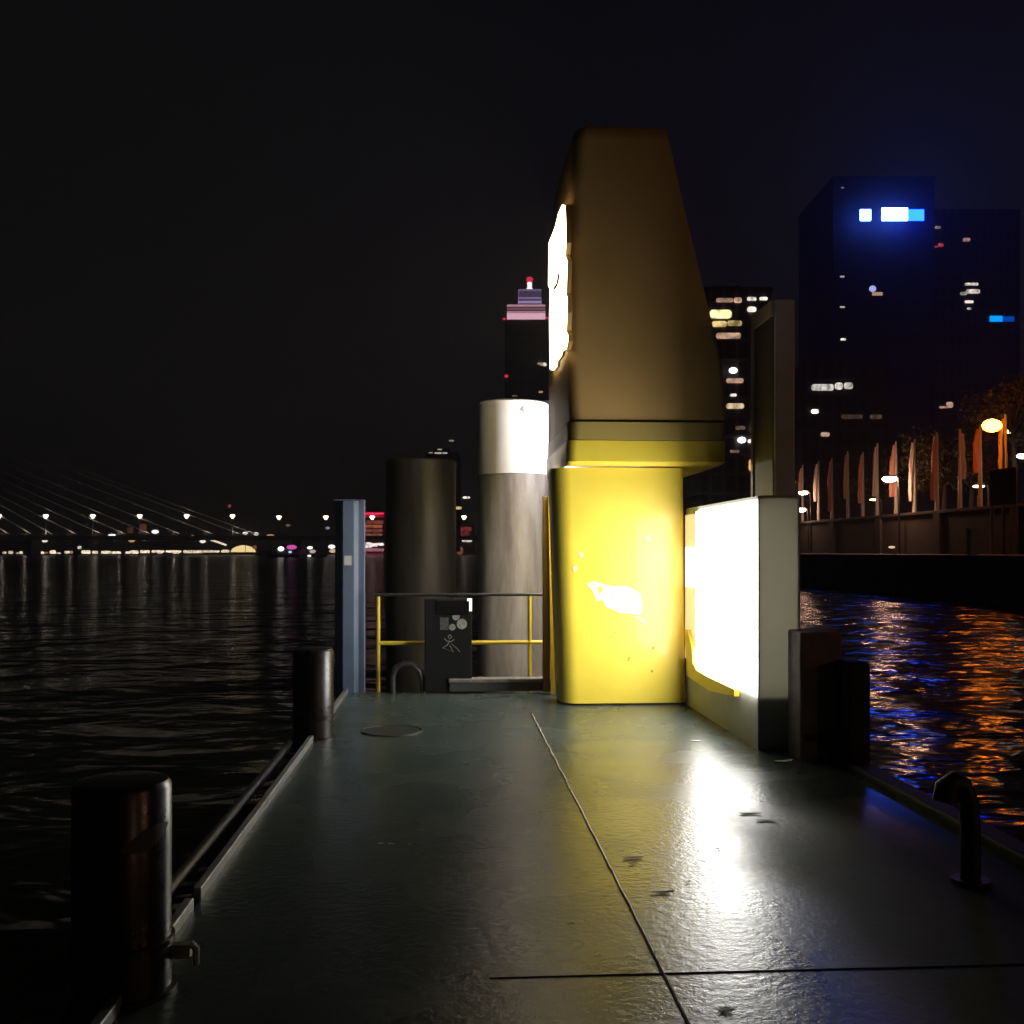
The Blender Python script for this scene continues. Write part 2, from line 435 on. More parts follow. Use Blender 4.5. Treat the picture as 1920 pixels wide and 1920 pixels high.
# ------------------------------------------------------------------ yellow kiosk with sign tower
KY = onz(1170, 1322).y
kx = lambda px, Y=KY: ony(px, 1000, Y).x
kz = lambda py, Y=KY: ony(1170, py, Y).z
kb = thing('ticket_kiosk', 'yellow ferry ticket kiosk with a tall tapering sign tower', 'kiosk', (kx(1172), KY + 1.1, 0))
def kring(xl, xr, y0, y1, z, rl, rr): return [(x, y, z) for x, y in rrect(xl, xr, y0, y1, rl, rr)]
zc = kz(877)
MB().loft([kring(kx(1052), kx(1287), KY, KY + .56, .02, .19, .05),
           kring(kx(1036), kx(1282), KY, KY + .56, zc, .19, .05)]).build('body', YEL, kb, smooth=True)
MB().loft([kring(kx(1058), kx(1283), KY + .04, KY + .5, .0005, .18, .05), kring(kx(1058), kx(1283), KY + .04, KY + .5, .0195, .18, .05)]).build('plinth', DARK, kb)
CY = KY - .12
cx = lambda px: ony(px, 800, CY).x
cz = lambda py: ony(1170, py, CY).z
zl0, zl1, zl2 = cz(871), cz(826), cz(791)
MB().loft([kring(cx(1064), cx(1352), CY + .03, KY + 2.05, zl0 - .008, .10, .05), kring(cx(1063), cx(1361), CY - .02, KY + 2.1, zl0 + .03, .10, .06),
           kring(cx(1064), cx(1362), CY, KY + 2.1, zl1, .10, .06)]).build('canopy', YEL, kb, smooth=True)
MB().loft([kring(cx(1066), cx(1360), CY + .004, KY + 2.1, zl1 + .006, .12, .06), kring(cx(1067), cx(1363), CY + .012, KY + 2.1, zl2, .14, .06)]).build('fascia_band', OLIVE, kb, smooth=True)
TY = KY - .08
tx = lambda px: ony(px, 600, TY).x
tz = lambda py: ony(1170, py, TY).z
prof = [(787, 1070, 1363), (720, 1067, 1358), (650, 1066, 1349), (540, 1067, 1323), (440, 1069, 1299), (340, 1073, 1276), (260, 1076, 1258), (242, 1079, 1253), (235, 1086, 1246)]
rings = []
for i, (py, l, r) in enumerate(prof):
    rl = .13; ins = .012 if i == len(prof) - 1 else 0
    rings.append([(x, y, tz(py)) for x, y in rrect(tx(l), tx(r), TY + .035 * i / 8 + ins, KY + 2.05 - .03 * i - ins, rl, .05)])
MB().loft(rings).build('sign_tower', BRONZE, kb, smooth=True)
# illuminated lettering sign on the left face of the tower
SX = tx(1066) - .045
sg = [(1054, 384), (1047, 400), (1041, 425), (1029, 456), (1028, 536), (1031, 541), (1030, 600), (1031, 692), (1036, 694), (1042, 687), (1043, 676), (1050, 668), (1053, 657), (1059, 655), (1062, 640), (1062, 628), (1059, 622), (1061, 585), (1061, 560), (1059, 552), (1060, 520), (1061, 490), (1057, 480), (1059, 455), (1058, 410), (1057, 386)]
SIGNM = mat('sign_light', (.8, .75, .6), .4, emit=(1.0, .80, .46), strength=11.0)
P = [onx(a, b, SX) for a, b in sg]
MB().plate(P, (.016, 0, 0)).build('light_sign', SIGNM, kb)
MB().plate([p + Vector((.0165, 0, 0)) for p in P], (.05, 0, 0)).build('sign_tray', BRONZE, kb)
MB().plate([Vector((SX - .006, onx(a, b, SX).y, onx(a, b, SX).z)) for a, b in ((1047, 512), (1050, 514), (1049, 524), (1046, 536), (1040, 545), (1037, 542), (1044, 531))], (.004, 0, 0)).build('sign_slit', mat('sign_slit', (.1, .06, .02), .5), kb)
# side board and lit timetable on the left face
sy = onz(1036, 1302).y
x0 = ony(1026, 1100, sy).x; x1 = ony(1043, 1100, sy).x
zs = ony(1036, 930, sy).z
mb = MB().plate([(ony(1028, 932, sy).x, sy, zs), (ony(1034, 930, sy).x, sy, zs), (ony(1044, 1300, sy).x, sy, .02), (ony(1033, 1290, sy).x, sy, .02)], (0, .05, 0))
mb.build('side_board_edge', YEL, kb, bevel=.004)
MB().box(ony(1018, 1100, sy + .06).x, ony(1031, 1100, sy + .06).x, sy + .053, sy + .12, .02, zs).build('side_board', mat('brown_board', (.10, .055, .02), .5), kb, bevel=.004)
MB().box(kx(1225), kx(1284), KY + 1.6, KY + 2.05, .0, zc + .05).build('rear_column', YEL, kb, bevel=.03)
MB().box(kx(1060), kx(1225), KY + .62, KY + 1.5, zl0 - .06, zl0 - .012).build('ceiling_light', mat('ceiling_light', (.8, .8, .8), .4, emit=(1, .93, .86), strength=42.0), kb)
fl = Vector((1.80, KY + 2.14, zl2 + .30))  # lamp added unseen behind the tower to brighten the white-topped pile
MB().box(fl.x - .08, fl.x + .08, fl.y - .05, fl.y + .06, fl.z - .08, fl.z + .08).build('fill_lamp_case', DARK, kb, bevel=.012)
l = bpy.data.lights.new('pile_fill_lamp', 'SPOT'); l.energy = 190; l.color = (1, .93, .90); l.spot_size = math.radians(125); l.spot_blend = .6; l.shadow_soft_size = .05
lo = bpy.data.objects.new('pile_fill_lamp', l); C.objects.link(lo); lo.parent = kb
pos = fl + Vector((0, .10, 0)); lo.location = pos - Vector(kb.location)
lo.rotation_euler = (Vector((.72, 13.6, 3.2)) - pos).to_track_quat('-Z', 'Y').to_euler()
# torn white sticker and scratches on the front
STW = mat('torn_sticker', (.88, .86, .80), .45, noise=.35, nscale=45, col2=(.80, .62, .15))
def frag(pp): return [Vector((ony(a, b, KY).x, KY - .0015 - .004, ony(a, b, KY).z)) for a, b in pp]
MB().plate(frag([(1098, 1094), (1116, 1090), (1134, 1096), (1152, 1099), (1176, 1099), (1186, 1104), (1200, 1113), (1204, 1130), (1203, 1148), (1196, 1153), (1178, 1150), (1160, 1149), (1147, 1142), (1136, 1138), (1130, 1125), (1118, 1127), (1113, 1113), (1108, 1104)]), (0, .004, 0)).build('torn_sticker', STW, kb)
MB().plate(frag([(1119, 1102), (1127, 1099), (1131, 1107), (1124, 1113)]), (0, -.002, 0)).build('sticker_hole', YEL, kb)
for pg in ([(1084, 1037), (1090, 1034), (1096, 1042), (1089, 1048)], [(1073, 1063), (1081, 1060), (1084, 1069), (1076, 1072)], [(1211, 1006), (1219, 1004), (1221, 1014), (1213, 1016)], [(1188, 1155), (1202, 1157), (1212, 1168), (1204, 1166)]):
    MB().plate(frag(pg), (0, .003, 0)).build('sticker_scrap', mat('sticker_scrap', (.86, .74, .36), .5), kb)
DRT = mat('grimy_spot', (.42, .30, .04), .6)
for px, py, r in ((1152, 1186, 2.2), (1165, 1174, 1.6), (1180, 1234, 3), (1178, 1238, 2), (1160, 1218, 1.5), (1224, 1216, 3), (1227, 1213, 2), (1222, 1258, 2.4), (1196, 1205, 1.5), (1149, 1193, 1.8)):
    q = ony(px, py, KY); rr = r / F * KY
    MB().plate([(q.x + rr * random.uniform(.6, 1.4) * math.cos(a * 1.05), KY - .004, q.z + rr * random.uniform(.6, 1.4) * math.sin(a * 1.05)) for a in range(6)], (0, .003, 0)).build('grime_spot', DRT, kb)

# ------------------------------------------------------------------ advertising lightbox on the right
nc = onz(1422, 1407)
LX = nc.x; LY = nc.y
fy = onx(1310, 1100, LX).y
lz0 = ony(1418, 1305, LY).z; lz1 = ony(1405, 941, LY).z
lb = thing('lightbox', 'tall glaring white advertising lightbox standing on the right side of the deck', 'lightbox', (LX + .2, (LY + fy) / 2, 0))
hx1 = ony(1500, 1200, LY).x
HOUS = mat('grey_green_housing', (.50, .51, .46), .5, noise=.15, nscale=3)
ztop = lz1 + .05; yb_ = fy + .55
mb = MB().box(hx1 - .02, hx1, LY + .022, yb_, .0, ztop).box(LX, hx1 - .0205, LY + .022, yb_, ztop - .03, ztop)
mb.box(LX, hx1 - .0205, yb_ - .03, yb_, .0, ztop - .0305).box(LX, hx1 - .0205, LY + .022, yb_ - .031, lz0 - .03, lz0 - .012)
mb.box(LX, LX + .02, LY + .022, yb_ - .031, .0, lz0 - .031).box(LX, LX + .02, fy + .004, yb_ - .031, lz0 - .0115, ztop - .0305)
mb.build('housing', HOUS, lb)
GLOW_END = bpy.data.materials.new('glow_through_end'); GLOW_END.use_nodes = True
_n = GLOW_END.node_tree; _b = _n.nodes['Principled BSDF']; _b.inputs['Base Color'].default_value = (.42, .43, .37, 1); _b.inputs['Roughness'].default_value = .5
_t = _n.nodes.new('ShaderNodeBsdfTranslucent'); _t.inputs['Color'].default_value = (.66, .62, .46, 1)  # translucency added so the housing end glows softly from inside
_m = _n.nodes.new('ShaderNodeMixShader'); _m.inputs['Fac'].default_value = .019
_n.links.new(_b.outputs[0], _m.inputs[1]); _n.links.new(_t.outputs[0], _m.inputs[2]); _n.links.new(_m.outputs[0], _n.nodes['Material Output'].inputs['Surface'])
mb = MB(); mb.bm.faces.new([mb.bm.verts.new(p) for p in ((LX, LY + .01, 0), (hx1, LY + .01, 0), (hx1, LY + .01, ztop), (LX, LY + .01, ztop))])
mb.build('end_panel', GLOW_END, lb)
MB().box(LX - .002, LX + .012, LY + .002, LY + .009, 0, ztop).box(hx1 - .012, hx1 + .002, LY + .002, LY + .009, 0, ztop).box(LX + .0125, hx1 - .0125, LY + .002, LY + .009, ztop - .012, ztop + .002).build('end_trim', HOUS, lb)
MB().box(LX - .035, LX - .002, LY + .02, fy, lz0, lz1).build('light_panel', mat('panel_light', (.9, .9, .9), .3, emit=(1, .985, .94), strength=14), lb, bevel=.03)
CRM = mat('cream_glow', (.8, .65, .4), .4, emit=(1, .70, .36), strength=.75)  # cream strip given a weak glow of its own
MB().box(LX - .02, LX - .002, fy + .015, fy + .50, lz0 + .05, lz1 - .02).build('glowing_strip', CRM, lb, bevel=.006)
q0 = onx(1310, 1026, LX); q1 = onx(1310, 1102, LX)
MB().box(LX - .032, LX - .021, fy + .02, fy + .44, q1.z, q0.z).build('lit_notice', glow((1, .98, .95), 2.5), lb)
# yellow foot rail
g = lambda px, py: onx(px, py, LX - .06)
mb = MB(); pp = [(1289, 1180), (1290, 1262), (1300, 1274), (1330, 1284), (1376, 1302)]
A = [g(*p) for p in pp]
out = [(1283, 1180), (1288, 1180), (1297, 1215), (1298, 1243), (1305, 1256), (1325, 1268), (1376, 1292), (1376, 1307), (1330, 1297), (1288, 1268)]
tag(MB().plate([g(*p) for p in out], (.05, 0, 0)).build('guard_rail', YEL, bevel=.008, loc=(LX - .03, g(1330, 1285).y, 0)), 'curved yellow guard rail between the kiosk and the lightbox foot', 'guard rail')

# ------------------------------------------------------------------ things beyond the lightbox at the right edge
TX = 3.16
n0 = onx(1453, 560, TX); f0 = onx(1413, 560, TX)
tt = thing('display_pylon', 'tall grey pylon with a pale-framed dark panel rising behind the lightbox', 'pylon', (TX + .2, n0.y + .3, WATER))
zt = n0.z
PYL = mat('pylon_grey', (.84, .86, .94), .55, noise=.15, nscale=2)
tx1 = ony(1491, 700, n0.y).x
MB().box(TX, tx1, n0.y, f0.y, WATER - 1, zt).build('column', PYL, tt, bevel=.02)
FRM = mat('pale_frame', (.66, .58, .44), .5)
MB().box(TX - .03, TX - .002, n0.y + .02, f0.y - .0, zt - .16, zt - .01).build('frame', FRM, tt, bevel=.004)
MB().box(TX - .03, TX - .002, f0.y - .07, f0.y, 1.8, zt - .162).build('frame', FRM, tt, bevel=.004)
MB().box(TX - .012, TX - .003, n0.y + .03, f0.y - .075, 1.8, zt - .165).build('dark_panel', mat('dark_panel', (.14, .13, .125), .55), tt)
BRN = mat('brown_timber', (.26, .20, .15), .75, noise=.4, nscale=6, bump=.004, bscale=14)
q = at(1541, 1185, 7.75)
bx = thing('fender_block', 'squat brown timber fender block right of the lightbox', 'fender', (q.x, q.y + .1, 0))
MB().box(at(1500, 0, 7.75).x, at(1580, 0, 7.75).x, q.y, q.y + .3, -.3, q.z).build('timber', BRN, bx, bevel=.02)
MB().box(at(1500, 0, 7.75).x + .03, at(1580, 0, 7.75).x - .03, q.y - .012, q.y - .002, .15, .2).build('strap', DARK, bx)
q = at(1606, 1240, 7.6)
bx2 = thing('fender_block', 'black rubber fender post at the outer edge beside the brown fender block', 'fender', (q.x, q.y + .1, 0))
MB().box(at(1582, 0, 7.6).x, at(1630, 0, 7.6).x, q.y - .05, q.y + .3, -.8, q.z).build('timber', RUB, bx2, bevel=.04)
MB().box(at(1582, 0, 7.6).x + .02, at(1630, 0, 7.6).x - .02, q.y - .062, q.y - .052, .2, .26).build('strap', DARK, bx2)
# gooseneck vents
VENT = mat('vent_black', (.014, .014, .014), .55, noise=.3, nscale=12, bump=.002, bscale=40)
def vent(loc, sc, label, lean):
    t = thing('gooseneck_vent', label, 'vent pipe', loc, 'gooseneck tank vents on the right deck edge')
    pth = [(.045, 0, 0), (.045, 0, .30), (.032, 0, .44), (.0, 0, .52), (-.045, 0, .545), (-.085, 0, .51), (-.095, 0, .44)]
    MB().tube([(x * sc, y * sc, z * sc) for x, y, z in pth], [.052 * sc] * 4 + [.056 * sc, .063 * sc, .066 * sc], 20).build('pipe', VENT, t, smooth=True, local=True)
    MB().tube([(.045 * sc, 0, .0), (.045 * sc, 0, .02)], .10 * sc, 20).build('flange', VENT, t, smooth=True, local=True)
    return t
vb = onz(1812, 1655)
vent((vb.x - .02, vb.y, 0), 0.90, 'near black gooseneck vent pipe at the right edge of the deck', .06)
vb = onz(1528, 1420)
vent((vb.x, vb.y, 0), .62, 'small gooseneck vent pipe in front of the brown fender block', .0)

# ------------------------------------------------------------------ fallen leaves and litter
LEAF = mat('dead_leaf', (.035, .028, .012), .6, noise=.3, nscale=30)
def leaf(px, py, wpx, rot, label, star=False, m=LEAF, name='fallen_leaf', cat='leaf', group='fallen leaves on the deck'):
    c = onz(px, py); L = wpx / F * (c - CAM).dot(FW) / 2
    mb = MB(); pts = []
    n = 16
    for i in range(n):
        a = i / n * 2 * math.pi
        r = L * ((.55 + .45 * abs(math.cos(a)) ** 1.5) if not star else (1.0 if i % 2 else .5)) * random.uniform(.84, 1.12)
        x = r * math.cos(a); y = r * math.sin(a) * (.9 if star else .5)
        pts.append((c.x + x * math.cos(rot) - y * math.sin(rot), c.y + x * math.sin(rot) + y * math.cos(rot), 
            .004 + .007 * L / .1 * (x / L) ** 2 + random.uniform(0, .003)))
    mb.plate(pts, (0, 0, .0006))
    return tag(mb.build(name, m, loc=(c.x, c.y, .004)), label, cat, group)
leaf(1360, 1896, 44, .2, 'ragged star-shaped dead leaf nearest the camera in the white glare', True)
leaf(1405, 1527, 46, -.1, 'long thin dead leaf lying in the brightest glare below the lightbox')
leaf(1437, 1540, 44, -.2, 'thin dead leaf at the dark right rim of the white glare')
leaf(1240, 1675, 48, .05, 'slender dead leaf between the weld seam and the white glare')
leaf(1186, 1610, 42, .15, 'dead leaf just right of the weld seam in the yellow reflection')
leaf(1186, 1620, 22, .6, 'tiny curled leaf touching the leaf beside the weld seam')
leaf(1345, 1593, 14, .1, 'speck-sized dead leaf in the middle of the white glare')
leaf(1290, 1655, 16, .6, 'tiny dead leaf at the left rim of the white glare')
leaf(1070, 1734, 16, .0, 'tiny dead leaf left of the weld seam, on the plain dark plate')
PAP = mat('white_paper_scrap', (.7, .7, .66), .6)
leaf(1305, 1390, 18, .0, 'white scrap of paper on the bright deck between kiosk and lightbox', m=PAP, name='paper_scrap', cat='litter', group='paper scraps on the deck')
leaf(714, 1583, 12, .2, 'rounder of two pale scraps on the dark left deck', m=PAP, name='paper_scrap', cat='litter', group='paper scraps on the deck')
leaf(733, 1584, 15, -.3, 'slimmer of two pale scraps on the dark left deck', m=PAP, name='paper_scrap', cat='litter', group='paper scraps on the deck')
leaf(1470, 1428, 40, .3, 'crumpled pale scrap at the foot of the lightbox', m=PAP, name='paper_scrap', cat='litter', group='paper scraps on the deck')

# ================================================================== RIGHT QUAY
CONC = mat('quay_concrete', (.10, .10, .09), .8, noise=.4, nscale=.5, bump=.02, bscale=1.5)
UPW = mat('upper_wall_stone', (.042, .041, .036), .8, noise=.3, nscale=.4, bump=.02, bscale=1.2)
QX, UX, QZ, UZ = 27.4, 42.0, 1.38, 5.12
qw = thing('quay_wall', 'dark quay wall rising straight out of the river', 'wall', (QX, 60, WATER))
MB().box(QX, QX + .8, -60, 230, WATER - 2, QZ - .15).build('face', CONC, qw)
MB().box(QX - .12, QX + .9, -60, 230, QZ - .147, QZ + .02).build('coping', UPW, qw, bevel=.03)
struct(MB().box(QX + .902, UX - .003, -60, 230, WATER, QZ).build('quay_pavement', mat('quay_paving', (.08, .075, .07), .7, noise=.3, nscale=.8)))
uw = thing('retaining_wall', 'upper retaining wall with piers carrying the boulevard of flags', 'wall', (UX, 60, QZ))
MB().box(UX, UX + .7, -60, 230, QZ - .2, UZ - .25).build('face', UPW, uw)
MB().box(UX - .2, UX + .8, -60, 230, UZ - .247, UZ + .02).build('coping', UPW, uw, bevel=.04)
for y in range(60, 160, 12):
    MB().box(UX - .25, UX - .003, y, y + 1.2, QZ - .1, UZ - .25).build('pier', UPW, uw)
struct(MB().box(UX + .802, 900, -60, 900, QZ, UZ).build('boulevard', mat('boulevard_paving', (.09, .08, .07), .75, noise=.3, nscale=.6)))

# flagpoles
FP = mat('flagpole_white', (.45, .42, .39), .45)
flagcols = [(.60, .27, .22), (.55, .46, .40), (.60, .32, .24), (.60, .55, .50), (.55, .24, .21), (.55, .36, .22)]
FM = [mat('flag_cloth_%d' % i, c, .8) for i, c in enumerate(flagcols)]
fpx = [1410, 1438, 1505, 1535, 1560, 1590, 1618, 1645, 1680, 1715, 1757, 1800, 1838, 1885]
fnames = ['first', 'second', 'third', 'fourth', 'fifth', 'sixth', 'seventh', 'eighth', 'ninth', 'tenth', 'eleventh', 'twelfth', 'thirteenth', 'rightmost']
for i, px in enumerate(fpx):
    q = onx(px, 950, 43.2)
    h = 7.0 + random.uniform(-.3, .3)
    ci = i % 6
    cname = ['red', 'pale', 'rust red', 'white', 'dark red', 'ochre'][ci]
    t = thing('flagpole', '%s of the flagpoles on the boulevard from the left, with a limp %s flag' % (fnames[i], cname), 'flagpole', (q.x, q.y, UZ), 'flagpoles along the boulevard')
    MB().tube([(0, 0, 0), (0, 0, h)], [.20, .10], 10).build('pole', FP, t, smooth=True, local=True)
    MB().ball((0, 0, h + .06), .1, sub=1).build('finial', FP, t, smooth=True, local=True)
    # limp flag: folded cloth hanging beside the pole
    rings = []
    wd = random.uniform(.34, .52); bot = random.uniform(.8, 3.4); sd = random.choice((-1, 1))
    for kz_ in range(7):
        f = kz_ / 6; z = h - .25 - f * (h - .25 - bot)
        wv = wd * (.45 + .6 * min(1, f * 2.6)) * random.uniform(.88, 1.12)
        ring = []
        for kk in range(10):
            a = kk / 10 * 2 * math.pi
            fold = .05 * math.sin(a * 5 + kz_)
            ring.append((sd * (.1 + wv * .5) + (wv * .5 + fold) * math.cos(a), (.14 + fold) * math.sin(a), z))
        rings.append(ring)
    MB().loft(rings).build('flag', FM[ci], t, smooth=True, local=True)

# street lamps on the boulevard
def lamp(px, py, X, base, col, s, label, r=.32, name='street_lamp', cat='street lamp', power=0, flat=.55, globe=False):
    q = onx(px, py, X)
    t = thing(name, label, cat, (q.x, q.y, base), 'street lamps on the boulevard')
    hh = q.z - base
    MB().tube([(.9, 0, 0), (.9, 0, hh * .8), (.8, 0, hh + .1), (.45, 0, hh + .32), (.0, 0, hh + .26)], [.11, .08, .06, .05, .05], 8).build('post', DARK, t, smooth=True, local=True)
    MB().ball((0, 0, hh + .17), r * .85, (1.25, .8, .4)).build('hood', DARK, t, smooth=True, local=True)
    MB().ball((0, 0, hh), r, (1.3, .9, flat)).build('bulb', glow(col, s, True), t, smooth=True, local=True)
    if globe: MB().ball((.05, 1.3, hh), r * 2.2, (1.2, .5, .8)).build('amber_shade', glow((1, .26, .015), .55), t, smooth=True, local=True)
    return t
OR = (1, .21, .012); WH = (1, .93, .82); YL = (1, .75, .35)
lamp(1860, 798, 40.5, QZ, OR, 62, 'bright orange street lamp at upper right above the flags', .58, flat=.85)
lamp(1668, 898, 40.5, QZ, (1, .50, .30), 170, 'bright white street lamp in front of the flags', .52)
lamp(1506, 924, 41, QZ, (1, .55, .36), 90, 'upper white lamp of a close pair beside the pylon', .42)
lamp(1501, 956, 41, QZ, (1, .55, .36), 60, 'lower white lamp of a close pair beside the pylon', .48)
lamp(1481, 903, 46, UZ, (1, .85, .65), 14, 'warm lamp just right of the grey pylon', .34)
lamp(1638, 937, 46, UZ, YL, 9, 'small yellow lamp low between two flagpoles', .34, flat=.3)
lamp(1835, 912, 46, UZ, YL, 12, 'yellow lamp low at the right beside a black board', .4, flat=.3)
lamp(1298, 923, 60, UZ, (1, .75, .45), 16, 'orange-white lamp left of the lightbox top, beside the kiosk', .6)
lamp(1354, 911, 60, UZ, (1, .72, .42), 8, 'amber lamp above the middle of the lightbox', .45, flat=.3)
lamp(1349, 929, 60, UZ, (.85, .85, 1), 5, 'small bluish lamp just above the lightbox', .28, flat=.3)
lamp(1428, 894, 50, UZ, (1, .95, .85), 8, 'small white lamp over the lightbox left of the pylon', .3, flat=.3)
lamp(1918, 855, 46, UZ, WH, 16, 'white lamp cut off by the right border of the view', .4)
lamp(1890, 808, 52, UZ, YL, 3, 'faint yellow lamp right of the bright orange street lamp', .45)
# lamps of the same row that stand beside the pontoon, outside the view
def near_lamp(x, y, power, col, label):
    t = thing('street_lamp', label, 'street lamp', (x, y, UZ), 'street lamps on the boulevard')
    MB().tube([(.9, 0, 0), (.9, 0, 6.5), (.5, 0, 7.6), (0, 0, 7.5)], [.11, .08, .06, .05], 8).build('post', DARK, t, smooth=True, local=True)
    MB().ball((0, 0, 7.3), .3, (1.3, .9, .5)).build('bulb', glow(col, 40, True), t, smooth=True, local=True)
    l = bpy.data.lights.new('lamp_light', 'POINT'); l.energy = power; l.color = col; l.shadow_soft_size = .4
    lo = bpy.data.objects.new('lamp_light', l); C.objects.link(lo); lo.parent = t; lo.location = (0, 0, 6.8)
near_lamp(43, -14, 1500, (1, .50, .24), 'street lamp on the boulevard nearest the pontoon, beyond the right border')
near_lamp(43, -44, 1800, (1, .55, .30), 'street lamp on the boulevard behind the viewer')

# quay furniture
q = onx(1880, 945, 40); 
t = thing('notice_board', 'black square board on posts at the right end of the quay', 'board', (q.x, q.y, QZ))
b0 = onx(1858, 882, 40); b1_ = onx(1906, 945, 40)
MB().box(39.9, 40.0, b1_.y, b0.y, b1_.z, b0.z).build('board', mat('board_black', (.05, .04, .045), .6), t, bevel=.02)
for py_ in (b1_.y + .25, b0.y - .25):
    MB().tube([(39.95, py_, QZ - .05), (39.95, py_, b1_.z)], .1, 8).build('post', FP, t, smooth=True)
q = onx(1822, 1036, 31)
t = thing('stone_pillar', 'short pale stone pillar on the lower quay edge', 'pillar', (31, q.y, QZ))
MB().box(30.8, 31.2, q.y - .25, q.y + .25, QZ - .05, onx(1822, 995, 31).z).build('shaft', FP, t, bevel=.04)
MB().box(30.77, 31.23, q.y - .28, q.y + .28, onx(1822, 995, 31).z + .003, onx(1822, 990, 31).z).build('cap', FP, t, bevel=.02)
q = onx(1672, 1026, 38)
t = thing('wall_lamp', 'small dim lamp low on the lower quay', 'lamp', (38, q.y, QZ))
MB().tube([(38, q.y, QZ - .02), (38, q.y, q.z - .12)], .05, 8).build('post', DARK, t, smooth=True)
MB().ball((38, q.y, q.z), .22, (1.3, 1.3, .5)).build('bulb', glow((1, .7, .45), .8), t, smooth=True)

# ------------------------------------------------------------------ trees
def leafm(name, c): return mat(name, c, .7, noise=.4, nscale=.8)
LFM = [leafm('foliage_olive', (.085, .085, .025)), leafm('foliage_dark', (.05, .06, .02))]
BARK = mat('bark', (.06, .045, .03), .85)
def tree(x, y, base, h, r, label, m):
    t = thing('tree', label, 'tree', (x, y, base), 'trees behind the flagpoles')
    mb = MB(); mb.tube([(0, 0, 0), (.1, 0, h * .3), (0, .1, h * .55), (.1, 0, h * .85)], [.28, .22, .16, .05], 8)
    cl = []
    for i in range(9):
        a = random.uniform(0, 6.28); z = h * random.uniform(.38, .9); rr = r * random.uniform(.3, .85) * (1.15 - abs(z / h - .62))
        e_ = (rr * math.cos(a), rr * math.sin(a), z); cl.append(e_)
        mb.tube([(0, 0, z * .7), (e_[0] * .5, e_[1] * .5, z * .88), e_], [.1, .07, .03], 6)
    mb.build('trunk', BARK, t, smooth=True, local=True)
    mb = MB()
    for cxy in cl + [(0, 0, h * .9), (0, 0, h * .6)]:
        cr = r * random.uniform(.32, .5)
        for i in range(130):
            d = Vector((random.gauss(0, 1), random.gauss(0, 1), random.gauss(0, .8))).normalized() * cr * random.random() ** .4
            p = Vector(cxy) + d
            s_ = random.uniform(.12, .26)
            u = Vector((random.gauss(0, 1), random.gauss(0, 1), random.gauss(0, 1))).normalized()
            v_ = u.cross(Vector((random.gauss(0, 1), random.gauss(0, 1), random.gauss(0, 1)))).normalized()
            vs = [mb.bm.verts.new(p + u * s_ * a + v_ * s_ * b * .6) for a, b in ((-1, 0), (0, -1), (1, 0), (0, 1))]
            mb.bm.faces.new(vs)
    mb.build('crown', m, t, local=True)
tl = [(1560, 56, 9, 4), (1640, 52, 9, 4.2), (1715, 48, 8, 3.6), (1770, 47.5, 8, 3.6), (1822, 48.5, 9, 3.8), (1900, 46.5, 11, 4.2)]
for i, (px, X, h, r) in enumerate(tl):
    q = onx(px, 930, X)
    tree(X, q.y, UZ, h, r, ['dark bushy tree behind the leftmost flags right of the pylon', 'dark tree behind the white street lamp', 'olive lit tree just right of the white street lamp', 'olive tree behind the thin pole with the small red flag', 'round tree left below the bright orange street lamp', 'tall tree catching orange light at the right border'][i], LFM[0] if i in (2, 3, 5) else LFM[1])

# ================================================================== BUILDINGS
def facade_mat(name, col, glass, sx_=2.4, sz_=3.4):
    if name in MATS: return MATS[name]
    m = bpy.data.materials.new(name); m.use_nodes = True; nt = m.node_tree; b = nt.nodes['Principled BSDF']
    tc = nt.nodes.new('ShaderNodeTexCoord'); mp = nt.nodes.new('ShaderNodeMapping')
    mp.inputs['Rotation'].default_value = (math.radians(90), 0, 0)
    br = nt.nodes.new('ShaderNodeTexBrick'); br.offset = 0
    br.inputs['Scale'].default_value = 1; br.inputs['Brick Width'].default_value = sx_; br.inputs['Row Height'].default_value = sz_
    br.inputs['Mortar Size'].default_value = .35; br.inputs['Mortar Smooth'].default_value = 0
    br.inputs['Color1'].default_value = (*glass, 1); br.inputs['Color2'].default_value = (*[g * .6 for g in glass], 1); br.inputs['Mortar'].default_value = (*col, 1)
    nt.links.new(tc.outputs['Object'], mp.inputs['Vector']); nt.links.new(mp.outputs['Vector'], br.inputs['Vector'])
    nt.links.new(br.outputs['Color'], b.inputs['Base Color'])
    b.inputs['Roughness'].default_value = .6
    b.inputs['Specular IOR Level'].default_value = .2
    MATS[name] = m; return m
